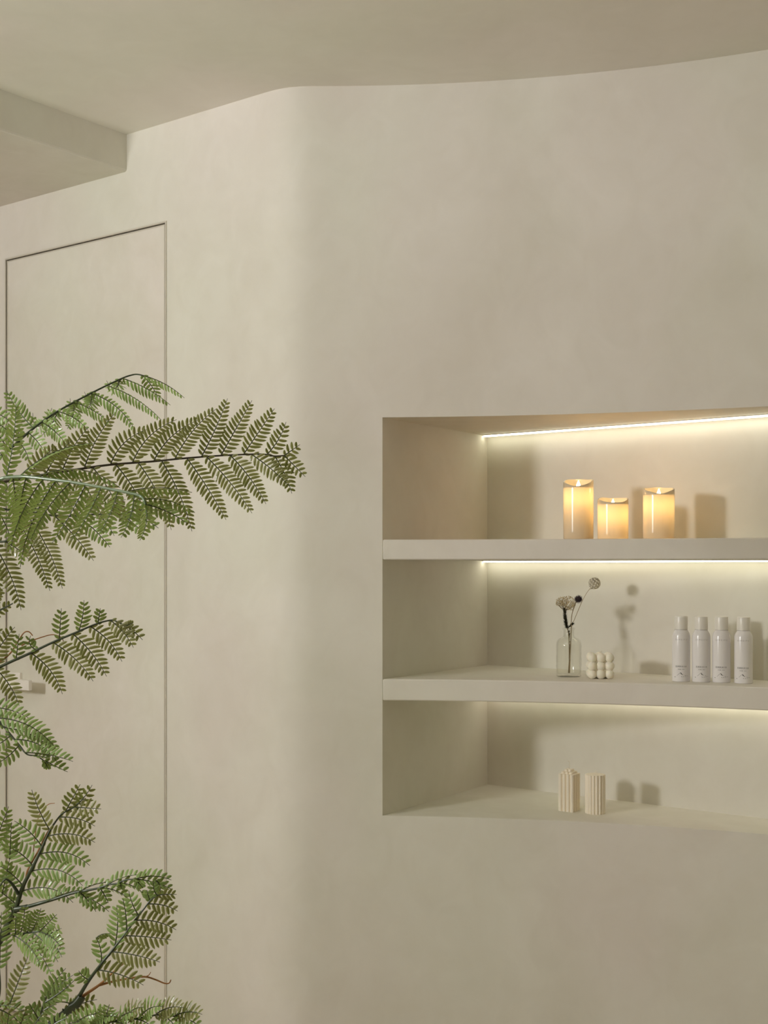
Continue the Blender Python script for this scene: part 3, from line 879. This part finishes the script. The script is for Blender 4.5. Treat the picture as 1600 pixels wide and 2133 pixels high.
# near drooping frond with sheen painted into its rib colour
frond([(-140, 1060, 1.86), (-70, 1020, 1.83), (0, 998, 1.80), (15, 995, 1.795), (50, 993, 1.785), (90, 997, 1.77), (147, 1004, 1.75), (210, 1015, 1.73), (275, 1028, 1.71), (293, 1034, 1.705), (300, 1042, 1.70), (303, 1050, 1.70)],
      0.0032, 0.0018, [
    (303, 1049, 291, 1126, .08, D(rib=M_RIB_SHINY)), (28, 994, 34, 1105, .02), (55, 994, 40, 1110, -.03), (88, 997, 20, 1152, -.06), (115, 1000, 42, 1182, -.06), (148, 1004, 62, 1128, -.05), (180, 1010, 108, 1132, .02),
    (212, 1016, 148, 1126, .03, D(rib=M_RIB_SHINY)), (243, 1022, 206, 1112, .04, D(rib=M_RIB_SHINY)), (279, 1029, 252, 1120, .05, D(rib=M_RIB_SHINY)),
    (12, 995, 33, 838, -.03, D(dz=.02, rib=M_RIB_SHINY, roll=30)), (41, 993, 198, 923, .10, D(roll=62, fold=38, dz=.03, under=1)), (72, 995, 250, 1016, .16, D(roll=66, fold=40, dz=.02)),
    (262, 1026, 400, 1026, .07, D(roll=62, fold=35)), (298, 1039, 406, 1068, .09, D(roll=58, fold=34)), (304, 1050, 391, 1091, .05, D(roll=40, fold=20)),
    (0, 998, -6, 1120, -.04), (-20, 1003, -40, 1120, -.04)],
    under=0, roll=-38, fold=12, mat=M_RIB_SHINY, dz=.03, wscale=1.0)
# frond hanging behind the shiny one
frond([(-140, 1090, 1.93), (-60, 1065, 1.95), (0, 1060, 1.97), (60, 1068, 1.98), (130, 1075, 1.99), (190, 1072, 2.0), (250, 1070, 2.0), (290, 1078, 2.0)],
      0.0028, 0.0012, [
    (50, 1066, 130, 1226, .05, D(under=1)), (20, 1062, 104, 1231, .04, D(under=1)), (110, 1074, 195, 1168, .03, D(under=1)), (160, 1074, 229, 1140, .04), (205, 1072, 238, 1116, .04), (250, 1070, 300, 1112, .04), (290, 1078, 330, 1100, .04),
    (70, 1068, 110, 1010, .04), (110, 1074, 160, 1018, .04), (160, 1074, 215, 1030, .04), (210, 1072, 262, 1040, .04), (255, 1070, 322, 1062, .05), (25, 1063, 60, 1010, .04), (-10, 1060, 20, 1010, .04), (-10, 1060, 25, 1130, .04)],
    under=0, roll=5)
# fronds leaving the trunk at the picture's edge
frond([(-140, 1150, 1.90), (-80, 1130, 1.88), (-30, 1125, 1.86), (10, 1128, 1.85), (30, 1112, 1.85)],
      0.0028, 0.0016, [(-18, 1126, 44, 1271, .05, D(under=1)), (-40, 1126, -8, 1262, .05, D(under=1)), (-5, 1126, -20, 1080, .05), (10, 1127, 60, 1165, .05)], under=1)
frond([(-140, 1330, 1.90), (-80, 1310, 1.90), (-30, 1290, 1.90), (0, 1272, 1.90), (27, 1257, 1.90)],
      0.0020, 0.0008, [(-40, 1294, 27, 1256, .02, D(under=1, w=.8)), (-60, 1300, 8, 1225, .04), (-60, 1302, 5, 1320, .05)], under=1)
frond([(-140, 900, 1.98), (-60, 880, 1.98), (-20, 860, 1.98)],
      0.0020, 0.0010, [(-40, 870, 24, 905, .08), (-20, 860, 22, 880, .1), (-60, 880, 10, 960, .06), (-45, 872, -5, 820, .05)], under=0)
# small frond in front of the door handle
frond([(-140, 1470, 1.90), (-70, 1425, 1.91), (0, 1389, 1.92), (64, 1360, 1.93), (110, 1338, 1.935), (164, 1315, 1.94), (200, 1300, 1.945), (230, 1292, 1.95), (244, 1295, 1.95), (262, 1304, 1.95)],
      0.0030, 0.0011, [
    (66, 1359, 130, 1446, .09), (110, 1338, 194, 1419, .06), (150, 1321, 222, 1409, .05), (187, 1306, 254, 1378, .08), (230, 1292, 278, 1349, .06), (262, 1304, 297, 1333, .04), (245, 1296, 275, 1322, .05),
    (37, 1371, 40, 1320, .0, D(under=0, roll=28, w=1.05)), (79, 1352, 64, 1324, .25, D(under=0, roll=30)), (122, 1332, 128, 1267, .0, D(under=0, roll=24, w=1.05)), (163, 1315, 175, 1250, -.04, D(under=0, roll=30, w=1.05)), (202, 1299, 209, 1267, .0, D(under=0, roll=25)),
    (262, 1304, 278, 1297, .0, D(w=.6)), (-10, 1392, 40, 1470, .06), (-30, 1402, 31, 1306, .05, D(under=1)), (-60, 1420, -20, 1500, .05)],
    under=1, fold=12)
# arching frond below the handle
frond([(-140, 1440, 1.88), (-60, 1455, 1.86), (-25, 1480, 1.85), (0, 1504, 1.845), (20, 1528, 1.84), (40, 1552, 1.835), (56, 1571, 1.83), (76, 1575, 1.83), (94, 1586, 1.83), (112, 1596, 1.83)],
      0.0026, 0.0009, [
    (-30, 1474, 62, 1497, .08, D(roll=-20)), (-10, 1494, 119, 1563, .12, D(roll=-25)), (11, 1516, 112, 1566, .10, D(roll=-45, fold=25)), (32, 1541, 119, 1588, .14, D(roll=-35, fold=15)), (52, 1566, 152, 1586, .04, D(roll=-60, fold=38)),
    (92, 1585, 141, 1608, .0, D(roll=-55, fold=38)), (92, 1585, 102, 1603, .0, D(w=.6)), (22, 1530, -20, 1558, .05), (41, 1553, -8, 1592, .05), (3, 1507, -30, 1530, .05), (70, 1574, 104, 1578, .0, D(roll=-50, fold=30))],
    under=0, roll=-10)
# upright branch at lower left
frond([(-120, 2500, 1.90), (-95, 2280, 1.88), (-55, 2080, 1.86), (0, 1960, 1.84), (14, 1932, 1.835), (33, 1891, 1.83), (48, 1846, 1.825), (69, 1805, 1.82), (88, 1765, 1.82), (104, 1730, 1.82), (123, 1702, 1.82), (136, 1691, 1.82), (155, 1681, 1.82)],
      0.0075, 0.0009, [
    (155, 1681, 211, 1685, .0, D(under=1)), (155, 1681, 192, 1635, -.05, D(roll=30, under=1)), (136, 1691, 167, 1634, .0, D(roll=30, under=1)), (123, 1702, 198, 1721, .08, D(under=1)), (100, 1742, 198, 1755, .11, D(under=1)), (83, 1779, 187, 1803, .14), (65, 1816, 172, 1845, .15), (47, 1856, 152, 1880, .16),
    (104, 1730, 66, 1645, .03, D(under=1, roll=-30)), (88, 1765, 30, 1710, -.06), (69, 1805, -8, 1758, -.10), (48, 1846, -8, 1800, -.06), (32, 1886, -12, 1850, -.03),
    (20, 1790, 24, 1712, .0, D(roll=30)), (-12, 1760, 18, 1680, .0, D(roll=25)), (5, 1860, 20, 1790, .0, D(roll=30)), (25, 1905, 30, 1862, .0), (22, 1880, 30, 1935, .0)],
    under=0, fold=12, wscale=1.05)
# arched side frond reaching right
frond([(33, 1893, 1.83), (56, 1889, 1.825), (85, 1881, 1.82), (113, 1873, 1.81), (150, 1861, 1.80), (180, 1855, 1.79), (205, 1850, 1.785), (226, 1843, 1.78), (244, 1840, 1.775), (261, 1833, 1.77), (282, 1831, 1.765)],
      0.0032, 0.0010, [
    (282, 1831, 357, 1833, .09, D(roll=-58, fold=36)), (282, 1831, 359, 1853, .05, D(roll=-45, fold=25)), (325, 1834, 331, 1863, .2, D(w=.8)), (244, 1840, 303, 1866, .12, D(roll=-50, fold=32)), (205, 1850, 270, 1875, .11, D(roll=-48, fold=30)),
    (160, 1860, 227, 1899, .05, D(roll=-30)), (165, 1861, 200, 1899, .03, D(w=.8)), (208, 1850, 226, 1881, .03, D(w=.8)), (285, 1831, 298, 1850, .0, D(w=.7)), (250, 1839, 254, 1853, .0, D(w=.6)),
    (100, 1877, 172, 1853, .05, D(roll=-62, fold=40, w=.75)), (165, 1859, 232, 1838, .08, D(roll=-62, fold=40, w=.75)), (220, 1845, 300, 1822, .08, D(roll=-62, fold=40, w=.75))],
    under=0, wscale=.95)
# fan-like frond under it
frond([(8, 1950, 1.84), (15, 1949, 1.84), (52, 1944, 1.83), (82, 1941, 1.82), (102, 1946, 1.82)],
      0.0016, 0.0009, [
    (30, 1947, 33, 1908, .0, D(w=.7)), (41, 1945, 52, 1885, -.02, D(w=.8)), (55, 1943, 80, 1898, .03), (66, 1942, 85, 1892, -.03), (82, 1941, 118, 1905, .0, D(w=.8)), (102, 1946, 128, 1934, .0),
    (27, 1948, 84, 2012, .08, D(roll=30)), (48, 1945, 107, 2031, .05, D(roll=30)), (70, 1943, 121, 2004, .05, D(roll=25)), (92, 1943, 129, 1994, .04), (84, 1942, 126, 1972, .06)],
    under=0, roll=10, dz=-.03)
# branch rising from the bottom edge
frond([(-110, 2560, 1.88), (-60, 2380, 1.84), (20, 2230, 1.80), (80, 2160, 1.775), (108, 2132, 1.77), (132, 2113, 1.765), (162, 2086, 1.76)], 0.0080, 0.0055, [
    (155, 2090, 88, 2130, -.28, D(roll=60, fold=40)), (135, 2110, 202, 2082, .06, D(under=1)), (95, 2146, 45, 2128, .0), (120, 2124, 60, 2160, .0)], under=0)
frond([(160, 2087, 1.76), (167, 2072, 1.76), (186, 2041, 1.755), (211, 2008, 1.75), (232, 1982, 1.75), (258, 1949, 1.75), (281, 1917, 1.75), (300, 1893, 1.75), (314, 1875, 1.75), (330, 1864, 1.75)],
      0.0032, 0.0010, [
    (330, 1864, 368, 1863, .02, D(roll=40)), (306, 1884, 370, 1898, .08, D(w=.95)), (281, 1918, 367, 1937, .08), (257, 1950, 357, 1958, .02, D(w=1.1)), (231, 1983, 333, 2004, .03, D(w=1.1)), (203, 2018, 299, 2052, .05, D(w=1.1)),
    (329, 1865, 322, 1836, .15, D(under=0, w=.8)), (312, 1877, 306, 1854, .0, D(under=0, w=.8)), (288, 1908, 268, 1855, .05, D(under=0, roll=-25)), (264, 1940, 256, 1872, -.03, D(under=0, roll=-25)), (238, 1974, 243, 1885, -.05, D(under=0, roll=-25)),
    (210, 2009, 200, 1952, -.08, D(under=0, roll=-15)), (200, 1954, 230, 1945, .12, D(under=0, roll=60, fold=40, w=.7)), (186, 2041, 164, 2022, .1, D(under=0, w=1.1))],
    under=1, fold=8, wscale=1.05)
# bright upright leaves and the thicket along the bottom edge
frond([(-40, 2190, 1.74), (-15, 2120, 1.735), (0, 2068, 1.73), (-2, 2000, 1.73)], 0.0018, 0.0008, [(20, 2092, 58, 1993, .0, D(under=1, roll=-25)), (-2, 2020, 3, 1900, .0), (-8, 2095, 50, 2106, .05, D(roll=-50, fold=30)), (-10, 2100, 52, 2140, .06, D(under=1, w=1.3)), (-20, 2120, 45, 2165, .05, D(under=1, w=1.3))], under=0)
frond([(60, 2190, 1.74), (75, 2140, 1.735), (88, 2100, 1.73), (92, 2082, 1.73)], 0.0018, 0.0010, [
    (90, 2088, 137, 2017, .04, D(w=.9)), (92, 2086, 152, 2031, .03, D(w=.9)), (92, 2090, 154, 2043, -.03, D(w=.9)), (45, 2132, 113, 2086, .02, D(under=1)), (84, 2110, 118, 2092, .05), (80, 2125, 60, 2090, .0)], under=0, roll=12)
frond([(90, 2200, 1.70), (150, 2150, 1.69), (226, 2129, 1.68), (291, 2121, 1.67), (328, 2114, 1.665), (363, 2117, 1.66), (372, 2122, 1.66)], 0.0024, 0.0010, [
    (325, 2115, 382, 2099, .08, D(under=1, roll=-30)), (363, 2117, 421, 2113, .08, D(under=1, roll=-30)), (366, 2118, 416, 2138, .06), (335, 2115, 366, 2140, .06), (290, 2121, 342, 2097, .10, D(roll=-35)), (262, 2124, 300, 2098, .10, D(under=1, roll=-30)), (240, 2127, 286, 2108, .08, D(roll=-30)),
    (215, 2132, 228, 2092, .0), (190, 2138, 245, 2118, .10, D(roll=-30)), (170, 2144, 225, 2104, .10), (150, 2150, 200, 2112, .10), (135, 2158, 180, 2118, .08), (280, 2122, 318, 2140, .06), (230, 2128, 275, 2142, .06), (190, 2138, 230, 2150, .06)], under=0, dz=-.03)
frond([(-30, 2240, 1.70), (20, 2180, 1.68), (60, 2160, 1.67), (110, 2150, 1.66)], 0.002, 0.001, [
    (0, 2200, 20, 2108, .0), (30, 2172, 52, 2108, .0), (60, 2160, 90, 2110, .05), (90, 2152, 140, 2120, .06), (110, 2150, 165, 2128, .06)], under=0)

# brown twigs and the main stems
def twig(pts, r0, r1, mat=M_TWIG, name='twig'):
    W = catmull([ray(*q) for q in pts], 6); n = len(W)
    V, F = tube(W, [r0 + (r1 - r0) * i / (n - 1) for i in range(n)], 6)
    return obj(name, V, F, mat, fern, smooth=60)
twig([(165, 2085, 1.76), (176, 2073, 1.765), (209, 2050, 1.77), (235, 2026, 1.775), (261, 2004, 1.78)], 0.0028, 0.0008)
twig([(205, 2053, 1.77), (237, 2044, 1.775), (282, 2036, 1.78), (305, 2035, 1.785), (325, 2041, 1.79), (342, 2048, 1.79), (352, 2048, 1.79), (356, 2041, 1.79)], 0.0017, 0.0008)
twig([(303, 2035, 1.785), (310, 2031, 1.785), (314, 2025, 1.785)], 0.0009, 0.0005)
twig([(-20, 1395, 1.92), (0, 1379, 1.92), (22, 1360, 1.93), (38, 1335, 1.94), (50, 1318, 1.94), (60, 1316, 1.94), (68, 1324, 1.94)], 0.0017, 0.0008)
twig([(45, 1345, 1.94), (60, 1337, 1.94), (88, 1327, 1.94), (110, 1322, 1.94), (128, 1328, 1.94), (133, 1340, 1.94)], 0.0012, 0.0006)
twig([(54, 1835, 1.83), (58, 1812, 1.83), (78, 1775, 1.83), (95, 1740, 1.83), (102, 1728, 1.83)], 0.0018, 0.0006)
twig([(69, 1782, 1.84), (71, 1760, 1.84), (76, 1722, 1.85), (83, 1695, 1.85), (100, 1676, 1.85), (114, 1673, 1.85)], 0.0009, 0.0005)
twig([(33, 1894, 1.83), (45, 1892, 1.827), (57, 1889, 1.825)], 0.0052, 0.0040, M_STEM, 'stem_collar')
twig([(6, 1953, 1.838), (14, 1937, 1.835), (22, 1920, 1.833)], 0.0074, 0.0066, M_STEM, 'stem_collar')
twig([(150, 2097, 1.762), (160, 2090, 1.76), (170, 2076, 1.76)], 0.0078, 0.0066, M_STEM, 'stem_collar')
twig([(38, 1862, 1.825), (30, 1848, 1.82), (20, 1836, 1.815), (10, 1832, 1.81), (0, 1846, 1.81)], 0.0028, 0.0010, M_STEM, 'stem')
for (x, y) in ((132, 2108), (140, 2109), (148, 2106), (108, 2126)):
    twig([(x, y + 4, 1.765), (x - 1, y - 6, 1.76)], 0.0016, 0.0012, M_STEM, 'stem_stub')
ts = pb + Vector((0, 0, 0.29))
W = catmull([ts, ray(-135, 2500, 1.90), ray(-140, 2100, 1.90), ray(-130, 1800, 1.90), ray(-145, 1470, 1.90), ray(-138, 1150, 1.91), ray(-142, 1000, 1.95), ray(-140, 895, 1.98)], 8)
n = len(W)
V, F = tube(W, [0.020 - 0.013 * i / (n - 1) for i in range(n)], 12); obj('trunk', V, F, M_BARK, fern, smooth=60)
for a, b_ in (((-120, 2500, 1.90), 1), ((-110, 2560, 1.88), 1)):
    V, F = tube(catmull([ts + Vector((0.012, 0.01, -0.005)), (ts + ray(*a)) / 2 + Vector((0.01, 0, 0)), ray(*a)], 6), 0.0085, 8); obj('stem', V, F, M_STEM, fern, smooth=60)
for a, c_ in (((-40, 2190, 1.74), (-130, 2420, 1.90)), ((60, 2190, 1.74), (-40, 2330, 1.825)), ((90, 2200, 1.70), (-20, 2300, 1.815)), ((-30, 2240, 1.70), (-125, 2480, 1.90))):
    V, F = tube(catmull([ray(*c_), (ray(*a) + ray(*c_)) / 2 + Vector((0, 0, 0.02)), ray(*a)], 6), [0.0040 - 0.0018 * i / 12 for i in range(13)], 8); obj('stem', V, F, M_STEM, fern, smooth=60)
print('pinnae', N_PINNA[0])
